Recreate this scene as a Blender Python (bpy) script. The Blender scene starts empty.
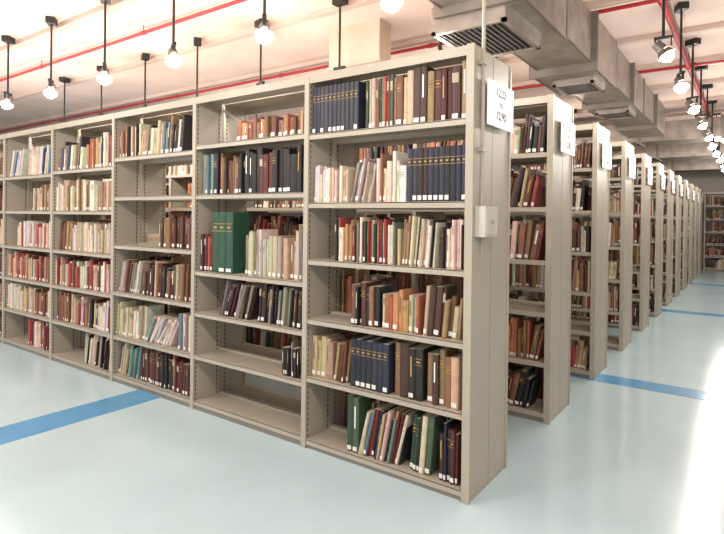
import bpy, math, random
from mathutils import Matrix, Vector
random.seed(11)
sc=bpy.context.scene
cx,cy,cz,th,p,ro,f,sx,sy,H,S,D=1.0283,-2.2581,1.2898,.6233,.0052,.0119,539.9,-2.6,-46.15,2.08,1.1911,.4572
cam=bpy.data.cameras.new('camera'); co=bpy.data.objects.new('camera',cam); sc.collection.objects.link(co); sc.camera=co
d0=Vector((-math.sin(th),math.cos(th),0)); r0=Vector((math.cos(th),math.sin(th),0)); zz=Vector((0,0,1))
dd=math.cos(p)*d0-math.sin(p)*zz; u0=math.sin(p)*d0+math.cos(p)*zz
rr=math.cos(ro)*r0+math.sin(ro)*u0; uu=-math.sin(ro)*r0+math.cos(ro)*u0
co.matrix_world=Matrix(((rr.x,uu.x,-dd.x,cx),(rr.y,uu.y,-dd.y,cy),(rr.z,uu.z,-dd.z,cz),(0,0,0,1)))
cam.sensor_width=36; cam.lens=f/724*36; cam.shift_y=sy/724; cam.clip_start=.05
cam.shift_x=-.003

# ---------------------------------------------------------------- materials
def lin(c):
    return tuple(((v/255)/12.92 if v/255<=.04045 else ((v/255+.055)/1.055)**2.4) for v in c)
def mat(name,rgb,rough=.5,metal=0,noise=0,nscale=5,emit=None,bump=0,spec=.5):
    m=bpy.data.materials.new(name); m.use_nodes=True; nt=m.node_tree; b=nt.nodes['Principled BSDF']
    c=lin(rgb); b.inputs['Base Color'].default_value=(*c,1); b.inputs['Roughness'].default_value=rough; b.inputs['Metallic'].default_value=metal
    b.inputs['Specular IOR Level'].default_value=spec
    if emit: 
        b.inputs['Emission Color'].default_value=(*lin(rgb),1); b.inputs['Emission Strength'].default_value=emit
    if noise:
        tc=nt.nodes.new('ShaderNodeTexCoord'); n=nt.nodes.new('ShaderNodeTexNoise'); n.inputs['Scale'].default_value=nscale; n.inputs['Detail'].default_value=6
        nt.links.new(tc.outputs['Object'],n.inputs['Vector'])
        r=nt.nodes.new('ShaderNodeValToRGB'); r.color_ramp.elements[0].position=.3; r.color_ramp.elements[1].position=.7
        r.color_ramp.elements[0].color=(*[v*(1-noise) for v in c],1); r.color_ramp.elements[1].color=(*[min(1,v*(1+noise)) for v in c],1)
        nt.links.new(n.outputs['Fac'],r.inputs['Fac']); nt.links.new(r.outputs['Color'],b.inputs['Base Color'])
        if bump:
            bp=nt.nodes.new('ShaderNodeBump'); bp.inputs['Strength'].default_value=bump; nt.links.new(n.outputs['Fac'],bp.inputs['Height']); nt.links.new(bp.outputs['Normal'],b.inputs['Normal'])
    return m
M_floor=mat('epoxy_floor',(186,211,220),.17,0,.06,1.3,spec=.4)
M_stripe=mat('blue_floor_paint',(94,158,204),.18,0,.08,3,spec=.4)
M_ceil=mat('painted_concrete',(218,194,182),.8,0,.08,2)
M_joist=mat('painted_joist',(188,166,154),.8,0,.08,2)
M_wall=mat('painted_wall',(205,196,188),.8,0,.04,2)
M_wallr=mat('light_block_grey',(150,146,142),.8,0,.04,2)  # grey of the added right wall, darkened to dim its floor reflection
M_steel=mat('painted_shelf_steel',(174,165,149),.4,0,.04,4)
M_steel2=mat('dark_inner_steel',(130,124,114),.5,0,.04,4)
M_duct=mat('galvanised_duct',(136,126,117),.4,.4,.28,7,bump=.15)
M_seam=mat('duct_flange',(112,104,96),.45,.4,.1,7)
M_grille=mat('grille_void',(26,24,23),.7)
M_slat=mat('grille_slats',(120,114,108),.5,.2)
M_red=mat('red_pipe_paint',(160,26,34),.4)
M_black=mat('black_rod',(28,26,26),.5)
M_dark=mat('lamp_body',(110,104,100),.4,.5)
M_bulb=mat('bulb_glow',(255,246,232),.4,0,emit=90)
M_white=mat('white_plastic',(246,246,244),.4)
M_boxw=mat('switch_box_plastic',(200,194,182),.4)
M_beige=mat('beige_panel',(188,166,148),.7,0,.05,3)
M_ink=mat('ink',(50,50,56),.6)
def perforated():
    m=mat('perforated_steel',(160,154,144),.45); nt=m.node_tree; b=nt.nodes['Principled BSDF']
    tc=nt.nodes.new('ShaderNodeTexCoord'); s=nt.nodes.new('ShaderNodeSeparateXYZ'); nt.links.new(tc.outputs['Object'],s.inputs[0])
    a=nt.nodes.new('ShaderNodeMath'); a.operation='MULTIPLY'; a.inputs[1].default_value=1/.03; nt.links.new(s.outputs['Z'],a.inputs[0])
    fr=nt.nodes.new('ShaderNodeMath'); fr.operation='FRACT'; nt.links.new(a.outputs[0],fr.inputs[0])
    lt=nt.nodes.new('ShaderNodeMath'); lt.operation='LESS_THAN'; lt.inputs[1].default_value=.5; nt.links.new(fr.outputs[0],lt.inputs[0])
    mx=nt.nodes.new('ShaderNodeMix'); mx.data_type='RGBA'; mx.inputs[6].default_value=(*lin((160,152,140)),1); mx.inputs[7].default_value=(*lin((84,79,73)),1)
    nt.links.new(lt.outputs[0],mx.inputs[0]); nt.links.new(mx.outputs[2],b.inputs['Base Color']); return m
M_perf=perforated()
def bookmat():
    m=bpy.data.materials.new('book_covers'); m.use_nodes=True; nt=m.node_tree; b=nt.nodes['Principled BSDF']
    a=nt.nodes.new('ShaderNodeVertexColor'); a.layer_name='Col'
    tc=nt.nodes.new('ShaderNodeTexCoord'); n=nt.nodes.new('ShaderNodeTexNoise'); n.inputs['Scale'].default_value=25; n.inputs['Detail'].default_value=4
    nt.links.new(tc.outputs['Object'],n.inputs['Vector'])
    mr=nt.nodes.new('ShaderNodeMapRange'); mr.inputs[3].default_value=.7; mr.inputs[4].default_value=1.25; nt.links.new(n.outputs['Fac'],mr.inputs[0])
    vm=nt.nodes.new('ShaderNodeVectorMath'); vm.operation='SCALE'; nt.links.new(a.outputs['Color'],vm.inputs[0]); nt.links.new(mr.outputs[0],vm.inputs['Scale'])
    nt.links.new(vm.outputs[0],b.inputs['Base Color']); b.inputs['Roughness'].default_value=.5
    return m
M_book=bookmat()

class MB:
    def __init__(s): s.v=[];s.f=[];s.m=[];s.c=[]
    def face(s,idx,m=0,c=(1,1,1)): s.f.append(idx); s.m.append(m); s.c.append(c)
    def box(s,x0,x1,y0,y1,z0,z1,m=0,c=(1,1,1)):
        i=len(s.v)
        s.v+=[(x0,y0,z0),(x1,y0,z0),(x1,y1,z0),(x0,y1,z0),(x0,y0,z1),(x1,y0,z1),(x1,y1,z1),(x0,y1,z1)]
        for q in ((0,3,2,1),(4,5,6,7),(0,1,5,4),(1,2,6,5),(2,3,7,6),(3,0,4,7)): s.face([i+a for a in q],m,c)
    def cyl(s,p0,p1,r0,r1=None,n=10,m=0,cap=True):
        if r1 is None:r1=r0
        p0=Vector(p0);p1=Vector(p1);a=(p1-p0).normalized(); b=a.orthogonal().normalized(); c=a.cross(b); i=len(s.v)
        for pp,r in((p0,r0),(p1,r1)):
            for k in range(n):
                t=2*math.pi*k/n; s.v.append(tuple(pp+(b*math.cos(t)+c*math.sin(t))*r))
        for k in range(n): s.face([i+k,i+(k+1)%n,i+n+(k+1)%n,i+n+k],m)
        if cap: s.face([i+k for k in range(n)][::-1],m); s.face([i+n+k for k in range(n)],m)
    def bar(s,p0,p1,w,t,m=0):
        p0=Vector(p0);p1=Vector(p1);a=(p1-p0).normalized(); n=Vector((0,1,0)); c=a.cross(n).normalized()*w/2; n=n*t/2; i=len(s.v)
        for pp in(p0,p1):
            for q in(c+n,c-n,-c-n,-c+n): s.v.append(tuple(pp+q))
        for q in((0,1,2,3),(7,6,5,4),(0,4,5,1),(1,5,6,2),(2,6,7,3),(3,7,4,0)): s.face([i+a for a in q],m)
    def mesh(s,name,mats,col=False):
        me=bpy.data.meshes.new(name); me.from_pydata(s.v,[],s.f)
        for m in mats: me.materials.append(m)
        me.polygons.foreach_set('material_index',s.m)
        if col:
            at=me.color_attributes.new('Col','FLOAT_COLOR','CORNER'); buf=[]
            for fc,c in zip(s.f,s.c): buf+=[c[0],c[1],c[2],1]*len(fc)
            at.data.foreach_set('color',buf)
        me.update(); return me
def obj(name,me,parent=None,loc=(0,0,0)):
    o=bpy.data.objects.new(name,me); o.location=loc; sc.collection.objects.link(o)
    if parent: o.parent=parent
    return o

# ---------------------------------------------------------------- room
RX0,RX1,RY0,RY1,CZ=-16,9,-5,17,3.2
b=MB(); b.box(RX0,RX1,RY0,RY1,-.1,0); obj('floor',b.mesh('floor',[M_floor]))
b=MB()
for x in(-2.5,-7.2,4.4): b.box(x-.14,x+.14,RY0,RY1,0,.002)
for y in(2.48,6.67,10.9): b.box(RX0,RX1,y-.12,y+.12,0,.0025)
obj('floor_stripes',b.mesh('floor_stripes',[M_stripe]))
b=MB(); b.box(RX0,RX1,RY0,RY1,CZ,CZ+.15)
obj('ceiling',b.mesh('ceiling',[M_ceil]))
b=MB(); y=RY0+.6
while y<RY1:
    b.box(RX0,RX1,y-.035,y+.035,CZ-.05,CZ); y+=1.19
obj('ceiling_joists',b.mesh('ceiling_joists',[M_joist]))
b=MB(); b.box(RX0-.15,RX0,RY0,RY1,0,CZ); obj('wall_left',b.mesh('wall_left',[M_wall]))
b=MB(); b.box(RX0,RX1,RY1,RY1+.15,0,CZ); obj('wall_back',b.mesh('wall_back',[M_wall]))
b=MB(); b.box(RX1,RX1+.15,RY0,RY1,0,CZ); obj('wall_right_light_block',b.mesh('wall_right_light_block',[M_wallr]))  # unseen wall, added to stop world light streaking across the floor

# ---------------------------------------------------------------- shelving
LV=[[.05,.40,.725,1.055,1.37,1.75],[.06,.365,.65,.925,1.43,1.76],[.06,.36,.70,1.06,1.43,1.73],[.06,.36,.67,.98,1.32,1.67],[.06,.36,.67,.98,1.32,1.65],[.06,.36,.67,.98,1.32,1.65]]
GEN=[.06,.38,.70,1.03,1.37,1.72]
hd=D/2
def frame(units,levels,brace=()):
    b=MB()
    for k in range(units+1):
        x=-k
        for (ya,yb) in((0,hd-.003),(hd+.003,D)):
            t0,t1=(x-.016,x+.016)
            if k==0: t0,t1=-.032,0
            b.box(t0,t1,ya,yb,0,H,0)
            fr=ya if ya==0 else yb
            s=1 if ya==0 else -1
            for side in(t0-.001,t1+.001):
                if k==0 and side>0: continue
                for q0,q1 in((.014,.024),(.19,.2)):
                    y0,y1=sorted((fr+s*q0,fr+s*q1)); b.box(side-.0003,side+.0003,y0,y1,.05,H-.05,1)
    b.box(-.012,-.001,hd-.004,hd+.004,0,H-.002,2)
    b.box(-.032,.006,-.004,.012,0,H+.004,0); b.box(-.032,.006,D-.012,D+.004,0,H+.004,0)
    for u in range(units):
        x0,x1=-(u+1)+.018,-u-.018
        if u==0: x1=-.034
        for z in levels[u]:
            for(ya,yb,s) in((.004,hd-.01,1),(hd+.01,D-.004,-1)):
                b.box(x0,x1,ya,yb,z-.004,z,0)
                fr=ya if s==1 else yb
                y0,y1=sorted((fr,fr+s*.012)); b.box(x0,x1,y0,y1,z-.028,z+.002,0)
                bk=yb if s==1 else ya
                y0,y1=sorted((bk,bk-s*.006)); b.box(x0,x1,y0,y1,z-.028,z+.012,0)
        b.box(x0,x1,.012,.02,0,.03,2); b.box(x0,x1,D-.02,D-.012,0,.03,2)
        b.box(x0,x1,.003,hd-.01,H-.012,H-.004,0); b.box(x0,x1,hd+.01,D-.003,H-.012,H-.004,0)
        b.box(x0,x1,.001,.012,H-.045,H,0); b.box(x0,x1,D-.012,D-.001,H-.045,H,0)
        if u in brace:
            b.bar((x0,hd,H-.6),(x1,hd,H-.05),.02,.003,0); b.bar((x0,hd,H-.05),(x1,hd,H-.6),.02,.003,0)
    return b.mesh('shelf_frame',[M_steel,M_perf,M_steel2])

# ---- books
def mute(c,k=.78,g=.82):
    l=sum(c)/3; return tuple((l+(v-l)*k)*g*w for v,w in zip(c,(1.05,.99,.92)))
C=lambda *a:[mute(lin(c)) for c in a]
PAL={
'navy':C((38,42,66),(34,38,58),(46,50,76)),
'dark':C((38,36,42),(48,34,32),(34,40,40),(62,40,36),(42,42,58)),
'black':C((32,30,30),(40,36,34),(54,32,30)),
'brown':C((122,76,50),(140,92,60),(98,58,42),(156,108,72),(82,50,40),(128,66,48)),
'tan':C((190,154,114),(174,136,94),(204,176,136),(156,112,74),(216,192,156)),
'cream':C((236,224,202),(240,232,218),(222,206,180),(212,198,178),(228,210,186)),
'white':C((244,242,236),(232,230,224),(246,238,228),(218,214,208),(232,204,194)),
'grey':C((156,150,140),(180,174,162),(138,134,126),(194,186,166)),
'red':C((160,44,44),(136,34,36),(178,62,54),(184,66,58),(112,32,34)),
'maroon':C((92,34,36),(108,40,40),(78,30,32)),
'green':C((52,82,66),(44,68,56),(80,104,84)),
'bgreen':C((28,82,62),(32,88,66)),
'teal':C((112,156,154),(136,172,166),(96,138,142)),
'blue':C((50,90,146),(66,110,164),(40,64,116),(102,150,190)),
'orange':C((204,112,60),(188,96,52),(212,140,84)),
}
def pal(spec):
    out=[]
    for w in spec.split():
        n,_,q=w.partition('*'); out+=[n]*(int(q) if q else 1)
    return lambda: random.choice(PAL[random.choice(out)])
GOLD=lin((180,142,80)); PAGE=lin((216,202,174)); LAB=lin((232,232,224))
def book(mb,x,ys,s,z,t,h,d,c,lean=0,deco=None,label=True):
    prof=[(0,.007),(t*.2,.002),(t*.5,0),(t*.8,.002),(t,.007),(t,d),(0,d)]
    ca,sa=math.cos(lean),math.sin(abs(lean))
    def X(u,w,zz):
        if lean>=0: rel=u-t; return (x+t*ca+ (rel*ca+zz*sa), ys+s*w, z-rel*sa+zz*ca)
        rel=u; return (x+h*sa+(rel*ca-zz*sa), ys+s*w, z+rel*sa+zz*ca)
    i=len(mb.v); n=7
    for zq in(0,h):
        for u,w in prof: mb.v.append(X(u,w,zq))
    for k in range(n): mb.face([i+k,i+(k+1)%n,i+n+(k+1)%n,i+n+k],0,c)
    mb.face([i+k for k in range(n)][::-1],0,PAGE)
    mb.face([i+n+k for k in range(n)],0,tuple(v*.8 for v in PAGE) if random.random()<.7 else c)
    def quad(u0,u1,z0,z1,cc):
        j=len(mb.v)
        for u,zq in((u0,z0),(u1,z0),(u1,z1),(u0,z1)): mb.v.append(X(u,-.0008,zq))
        mb.face([j,j+1,j+2,j+3],0,cc)
    if label and t>.012 and random.random()<.6: quad(t*.14,t*.86,.010,.010+.022,LAB)
    lum=sum(c)/3
    if deco is None: deco=random.random()
    dc=GOLD if lum<.2 else tuple(v*.35 for v in c)
    if deco<.3:
        quad(t*.03,t*.97,h*.80,h*.81,dc); quad(t*.03,t*.97,h*.68,h*.69,dc)
        if t>.02: quad(t*.25,t*.75,h*.73,h*.76,dc)
    elif deco<.5:
        quad(t*.38,t*.62,h*.45,h*.85,dc if random.random()<.7 else LAB)
    elif deco<.6:
        quad(t*.1,t*.9,h*.70,h*.88,tuple(v*.5 for v in c) if lum>.2 else tuple(v*.6 for v in PAGE))
def flat_stack(mb,x,ys,s,z,count,p,w=.2):
    zc=z+.001
    for q in range(count):
        t=random.uniform(.015,.03); c=p(); hgt=w*random.uniform(.85,1)
        y0,y1=sorted((ys,ys+s*.15)); mb.box(x,x+hgt,y0,y1,zc,zc+t*.12,0,c); mb.box(x+.003,x+hgt-.003,y0+.003,y1-.003,zc+t*.12,zc+t*.88,0,PAGE); mb.box(x,x+hgt,y0,y1,zc+t*.88,zc+t,0,c); mb.box(x,x+hgt,y0-.001,y0+.002,zc,zc+t,0,c)
        zc+=t+.0005
def fill(mb,xa,xb,ys,s,z,p,hr,tr,lean=0,uni=False,label=True):
    x=xa; hh=random.uniform(*hr); cg=None
    while True:
        if not uni and random.random()<.8: hh=random.uniform(*hr)
        t=random.uniform(*tr)
        if uni: t=(tr[0]+tr[1])/2
        ln=lean*random.uniform(.8,1.2) if lean else 0
        w=t/math.cos(ln)
        if x+w+ (hh*math.sin(abs(ln)) if ln else 0)>xb: break
        if cg is None or random.random()<.8: cg=p()
        c=tuple(min(1,v*random.uniform(.85,1.15)) for v in cg)
        book(mb,x,ys+s*random.uniform(0,.03 if not uni else .003),s,z+.001,t,hh,random.uniform(.12,.15),c,ln,deco=.2 if uni else None,label=label)
        x+=w+.0006
    return x
TH=(.012,.035);THIN=(.008,.02);FAT=(.03,.05)
ROW0={
0:{5:[(0,.36,'navy',(.255,.262),(.026,.030),0,1),(.365,.58,'green orange cream tan red grey',(.22,.27),THIN,0,0),(.58,1,'tan*4 brown*3 maroon cream',(.23,.285),(.022,.042),0,0)],
   4:[(0,.27,'white*3 cream tan',(.15,.21),THIN,0,0),(.27,.46,'grey cream tan',(.2,.24),THIN,.2,0),(.46,.66,'white*2 red cream brown*2',(.17,.26),TH,0,0),(.66,1,'navy*4 dark',(.25,.262),(.027,.03),0,1)],
   3:[(.18,.62,'red*3 white*3 orange cream*2 green grey tan',(.18,.24),(.007,.018),0,0),(.62,.86,'cream*2 red dark tan',(.2,.25),THIN,.08,0),(.86,1,'navy maroon white',(.18,.24),THIN,0,0)],
   2:[(.30,.5,'brown*2 dark green tan',(.2,.23),TH,0,0),(.5,.76,'red*2 orange tan cream',(.15,.22),TH,0,0),(.76,1,'brown*3 tan*2 cream',(.15,.24),TH,.08,0)],
   1:[(0,.17,'tan*2 brown',(.2,.23),(.02,.035),0,0),(.17,.30,'tan brown grey',(.2,.24),THIN,.12,0),(.30,.58,'navy*5',(.25,.258),(.032,.036),0,1),(.58,.78,'dark black brown*2',(.24,.28),FAT,0,0),(.78,1,'brown*3 tan dark orange',(.23,.27),(.03,.04),0,0)],
   0:[(.28,.36,'green dark',(.27,.30),(.03,.045),0,0),(.36,.68,'cream teal red tan blue dark',(.22,.28),(.008,.02),.2,0),(.68,.86,'dark green*2 cream',(.26,.29),TH,.07,0),(.86,1,'navy*2 maroon dark*2',(.22,.28),TH,0,0)]},
1:{5:[(.36,.98,'orange tan*2 brown*3',(.10,.14),(.02,.04),0,0)],
   4:[(.02,.14,'grey teal dark',(.24,.27),(.02,.03),0,0),(.14,.45,'tan*2 brown*2 dark',(.2,.27),TH,0,0),(.45,.98,'black*3 maroon dark',(.22,.28),(.03,.045),0,0)],
   3:[(.02,.15,'maroon brown red',(.22,.28),TH,0,0),(.15,.42,'bgreen',(.39,.40),(.06,.07),0,1),(.46,1,'cream*3 grey*2 tan*2',(.22,.29),(.015,.035),0,0)],
   2:[(.22,.6,'dark*2 grey maroon',(.2,.24),THIN,.3,0),(.6,1,'grey*2 dark brown black',(.2,.25),TH,.08,0)],
   1:[(.80,1,'dark black grey',(.14,.2),THIN,0,0)],0:[]},
2:{5:[(.0,.3,'brown dark orange cream',(.2,.28),TH,0,0),(.3,.9,'tan*2 cream*2 teal brown dark',(.18,.28),TH,.09,0)],
   4:[],3:[(.55,.98,'maroon*2 brown*2 dark',(.2,.25),TH,0,0)],
   2:[(.0,.35,'grey cream brown',(.22,.27),THIN,.2,0),(.35,.98,'maroon brown*3 dark tan',(.18,.26),TH,.05,0)],
   1:[(.0,.4,'tan*2 cream grey',(.2,.26),TH,.06,0),(.40,.82,'cream*2 white*2 teal',(.2,.24),(.015,.03),.55,0),(.82,1,'teal grey cream',(.22,.26),TH,0,0)],
   0:[(.0,.34,'dark cream teal',(.2,.26),THIN,.2,0),(.34,1,'maroon*3 dark*2 brown',(.2,.27),TH,0,0)]},
3:{5:[(.0,.5,'cream*2 tan dark blue grey',(.18,.28),TH,.1,0),(.5,.97,'red cream*2 tan dark orange',(.2,.28),TH,0,0)],
   4:[(.0,.95,'cream*4 tan*2 brown',(.2,.27),TH,0,0)],
   3:[(.05,.3,'dark brown tan',(.2,.25),TH,.1,0),(.3,.97,'white*2 cream*3 grey tan',(.18,.25),THIN,0,0)],
   2:[(.0,.95,'red*2 brown cream*3 white tan',(.17,.25),TH,0,0)],
   1:[(.0,.3,'brown*2 green',(.22,.26),TH,0,0),(.3,.97,'red*2 white cream*2 dark tan',(.18,.25),TH,.04,0)],
   0:[(.5,.97,'dark*2 black cream',(.18,.27),THIN,.15,0)]},
4:{5:[(.0,.4,'blue*2 white*2 grey',(.22,.28),TH,.3,0),(.42,.9,'white*2 cream*2 blue',(.18,.28),THIN,.14,0)],
   4:[(.55,.97,'brown*2 tan*2 cream',(.18,.25),TH,0,0)],
   3:[(.2,.97,'red*2 cream*2 white tan',(.18,.25),TH,0,0)],
   2:[(.0,.97,'red*3 cream brown tan',(.18,.25),TH,0,0)],
   1:[(.0,.97,'brown*2 tan white cream*2',(.18,.25),TH,.04,0)],
   0:[(.5,.97,'red white cream',(.18,.25),TH,0,0)]},
}
random_specs=['red*2 brown*3 cream tan*2 dark','brown*3 maroon orange tan*2','dark black maroon brown*2','cream*2 red tan*2 brown','brown*2 tan green cream red','red orange brown*2 tan dark','tan*2 brown cream*2 white']
def rand_shelf(mb,xa,xb,ys,s,z,cl,density=.85):
    w=xb-xa
    if random.random()>density: 
        if random.random()<.5: return
        w*=.4
    a=xa+(random.uniform(0,.3)*w if random.random()<.4 else 0)
    while a<xa+w-.1:
        e=min(xa+w,a+random.uniform(.15,.5))
        if random.random()<.07 and a+.22<xa+w:
            flat_stack(mb,a,ys,s,z,random.randint(2,5),pal(random.choice(random_specs))); a+=.215; continue
        a=fill(mb,a,e,ys,s,z,pal(random.choice(random_specs)),(min(.17,cl-.06),min(.27,cl-.03)),(.012,.038),0 if random.random()<.6 else random.choice((.08,.2)))
        a=max(a,e-.03)
frames={}
def sign(parent,row,txt):
    b=MB(); b.box(.020,.024,.11,.44,1.735,1.95,0); b.box(.0,.020,.15,.17,1.80,1.87,1); b.box(.0,.020,.36,.38,1.80,1.87,1)
    obj('range_sign_plate',b.mesh('sign',[M_white,M_steel]),parent)
    for i,t in enumerate(txt):
        cu=bpy.data.curves.new('sign_text','FONT'); cu.body=t; cu.size=.056 if i!=1 else .03; cu.align_x='CENTER'; cu.extrude=.0003; cu.offset=.0006; cu.materials.append(M_ink)
        to=bpy.data.objects.new('sign_text',cu); sc.collection.objects.link(to); to.parent=parent; to.location=(.0246,.275,1.885-i*.05-(0.012 if i==2 else 0)); to.rotation_euler=(math.pi/2,0,math.pi/2)
NR=11
for n in range(NR+1):
    units=6 if n<3 else (4 if n<6 else 3)
    e=bpy.data.objects.new('library_bookshelf',None); sc.collection.objects.link(e); e.location=(0,n*S,0)
    key=(0,6) if n==0 else (1,units)
    if key not in frames: frames[key]=frame(units,LV if n==0 else [GEN]*6,(1,) if n==0 else (0,2))
    obj('steel_frame',frames[key],e)
    sign(e,n,['%d.%02d'%(12+n//3,(23+n*7)%60),'TO','%d.%02d'%(12+(n+1)//3,90-n*5)])
    mb=MB()
    for u in range(units):
        x0,x1=-(u+1)+.022,-u-.022
        if u==0:x1=-.036
        lv=(LV[u] if n==0 else GEN)+[H-.01]
        for l in range(6):
            cl=lv[l+1]-lv[l]-.03
            if n==0 and u in ROW0:
                for (a,c2,ps,hr,tr,ln,un) in ROW0[u][l]:
                    hr=(min(hr[0],cl-.03),min(hr[1],cl-.008))
                    fill(mb,x0+a*(x1-x0),x0+c2*(x1-x0)+.0,.022,1,lv[l],pal(ps),hr,tr,ln,un)
            else: rand_shelf(mb,x0,x1,.022,1,lv[l],cl,.85)
            if n<3 and not (n==0 and u==1 and l<2): rand_shelf(mb,x0,x1,D-.022,-1,lv[l],cl,.3 if n==0 else .6)
    obj('shelved_books',mb.mesh('shelved_books',[M_book],True),None,(0,n*S,0))
EY=NR*S+1.6
e=bpy.data.objects.new('library_bookshelf',None); sc.collection.objects.link(e); e.location=(6,EY,0)
fm=frame(6,[GEN]*6); obj('steel_frame',fm,e)
mb=MB()
for u in range(6):
    for l in range(6): rand_shelf(mb,-(u+1)+.022,-u-.04,.022,1,GEN[l],.3,.95)
obj('shelved_books',mb.mesh('shelved_books',[M_book],True),None,(6,EY,0))

b=MB(); b.cyl((.018,.07,1.35),(.018,.07,CZ-.06),.009,m=0); b.box(.002,.055,.03,.17,1.21,1.35,1); b.box(.055,.059,.04,.16,1.22,1.34,1)
b.cyl((.059,.10,1.28),(.063,.10,1.28),.010,m=0)
b.cyl((.012,.09,1.22),(.012,.09,1.12),.004,m=0)
for z in(1.6,2.0): b.box(.002,.03,.05,.09,z,z+.02,0)
obj('electrical_conduit_box',b.mesh('conduit',[M_steel,M_boxw]))

# ---------------------------------------------------------------- ceiling services
def lamp_mesh(L):
    b=MB()
    b.box(-.06,.06,-.04,.04,-.06,0,0)
    b.cyl((0,0,-.05),(0,0,-L),.010,m=0)
    b.box(-.06,.06,-.014,.014,-L-.02,-L,0)
    b.box(-.055,-.045,-.01,.01,-L-.07,-L-.02,0); b.box(.045,.055,-.01,.01,-L-.07,-L-.02,0)
    b.cyl((.045,0,-L-.045),(.0,0,-L-.10),.034,.040,16,1)
    b.cyl((.0,0,-L-.10),(-.022,0,-L-.135),.042,.062,16,1,False)
    rings=[(0,.034),(.4,.044),(.75,.036),(1,.0)]
    pa=Vector((-.010,0,-L-.118)); pb=Vector((-.048,0,-L-.18))
    for (t0,q0),(t1,q1) in zip(rings,rings[1:]): b.cyl(pa.lerp(pb,t0),pa.lerp(pb,t1),q0,max(q1,.004),14,3,t1==1)
    return b.mesh('spot_lamp',[M_black,M_dark,M_white,M_bulb])
LM=lamp_mesh(.60)
lds={}
def LD(e):
    if e not in lds:
        d=bpy.data.lights.new('lamp_light','POINT'); d.energy=e; d.color=(1,.925,.85); d.shadow_soft_size=.05; lds[e]=d
    return lds[e]
def lamp(x,y,e=26,rz=None):
    o=obj('ceiling_spotlight',LM,None,(x,y,CZ)); o.rotation_euler=(0,0,2.5+random.uniform(-.7,.7) if rz is None else rz)
    if e:
        l=bpy.data.objects.new('lamp_light',LD(e)); sc.collection.objects.link(l); l.parent=o; l.location=(-.05,0,-.87)
for k in range(9): lamp(-.60-.985*k,.23,12 if k==0 else 24)
for k in range(7): lamp(-.92-.98*k,1.42,(10 if k==0 else 22) if k%2==0 else 0)
for k in range(10): lamp(.5,2.08+1.13*k,17)
for k in range(3): lamp(-1.5-k*2,3.8,22); lamp(-1.5-k*2,7.4,22)
for x in(-5,-3,-1,1,3): lamp(x,-1.5,36)
for y in(1.5,4.5,7.4,12): lamp(3.5,y,16)
def pipe(name,p0,p1,r,m):
    b=MB(); b.cyl(p0,p1,r,n=12)
    L=(Vector(p1)-Vector(p0)).length; a=(Vector(p1)-Vector(p0)).normalized(); k=1
    while k<L: 
        q=Vector(p0)+a*k; b.cyl(q-a*.03,q+a*.03,r*1.3,n=12); b.cyl(q,(q.x,q.y,CZ),.005,n=6); k+=2.2
    obj(name,b.mesh(name,[m]))
for y in(.84,2.78,5.1): pipe('sprinkler_pipe',(RX0+.05,y,3.12),(RX1-.05,y,3.12),.018,M_red)
pipe('sprinkler_main_pipe',(.42,RY0+.05,3.05),(.42,RY1-.05,3.05),.024,M_red)
def duct(name,x0,x1,z0,z1,segs,grilles):
    b=MB()
    for i,(ya,yb,g) in enumerate(segs):
        b.box(x0-g,x1+g*.5,ya,yb,z0-g,z1,0)
        b.box(x0-g-.025,x1+g*.5+.025,ya-.015,ya+.015,z0-g-.025,z1+.01,3)
        for e2 in(x0-g,x1+g*.5): b.box(e2-.006,e2+.006,ya,yb,z0-g-.006,z0-g+.006,3)
    for (gx0,gx1,ya,yb,zb) in grilles:
        b.box(gx0,gx1,ya,yb,zb,z0+.02,0)
        b.box(gx0+.03,gx1-.03,ya+.03,yb-.03,zb-.004,zb,1)
        nsl=12
        for q in range(nsl):
            xx=gx0+.045+(gx1-gx0-.09)*q/(nsl-1); b.box(xx-.003,xx+.003,ya+.03,yb-.03,zb-.014,zb-.004,2)
        for (a0,a1,c0,c1) in((gx0,gx1,ya,ya+.03),(gx0,gx1,yb-.03,yb),(gx0,gx0+.03,ya,yb),(gx1-.03,gx1,ya,yb)): b.box(a0,a1,c0,c1,zb-.02,zb,0)
    obj(name,b.mesh(name,[M_duct,M_grille,M_slat,M_seam]))
duct('air_duct',-.56,-.10,2.64,3.05,[(.42,.80,.02),(.80,1.75,.05),(1.75,2.6,.0),(2.6,3.5,.05),(3.5,4.4,0),(4.4,5.2,.03),(5.2,6.2,0),(6.2,7.2,.03)],[(-.68,-.18,.84,1.5,2.50),(-.5,-.14,2.85,3.3,2.55),(-.5,-.14,4.55,5.0,2.57)])
b=MB()
for y,z in((8.0,2.65),(10.3,2.6),(13.0,2.55)):
    b.box(RX0+.2,RX1-.2,y,y+.6,z,z+.32)
    for k in range(18): b.box(RX0+1+k*1.2,RX0+1.04+k*1.2,y-.03,y+.63,z-.03,z+.35,1)
obj('cross_air_duct',b.mesh('cross_duct',[M_duct,M_seam]))
b=MB(); b.box(-2.50,-1.88,2.0,2.2,2.80,CZ,0); b.box(-2.52,-1.86,1.98,2.22,2.79,2.81,0)
obj('ceiling_service_box',b.mesh('ceiling_service_box',[M_beige]))

w=bpy.data.worlds.new('world'); sc.world=w; w.use_nodes=True
bg=w.node_tree.nodes['Background']; bg.inputs[0].default_value=(1,.98,.96,1); bg.inputs[1].default_value=1.0
sc.view_settings.view_transform='Standard'
sc.view_settings.exposure=.46
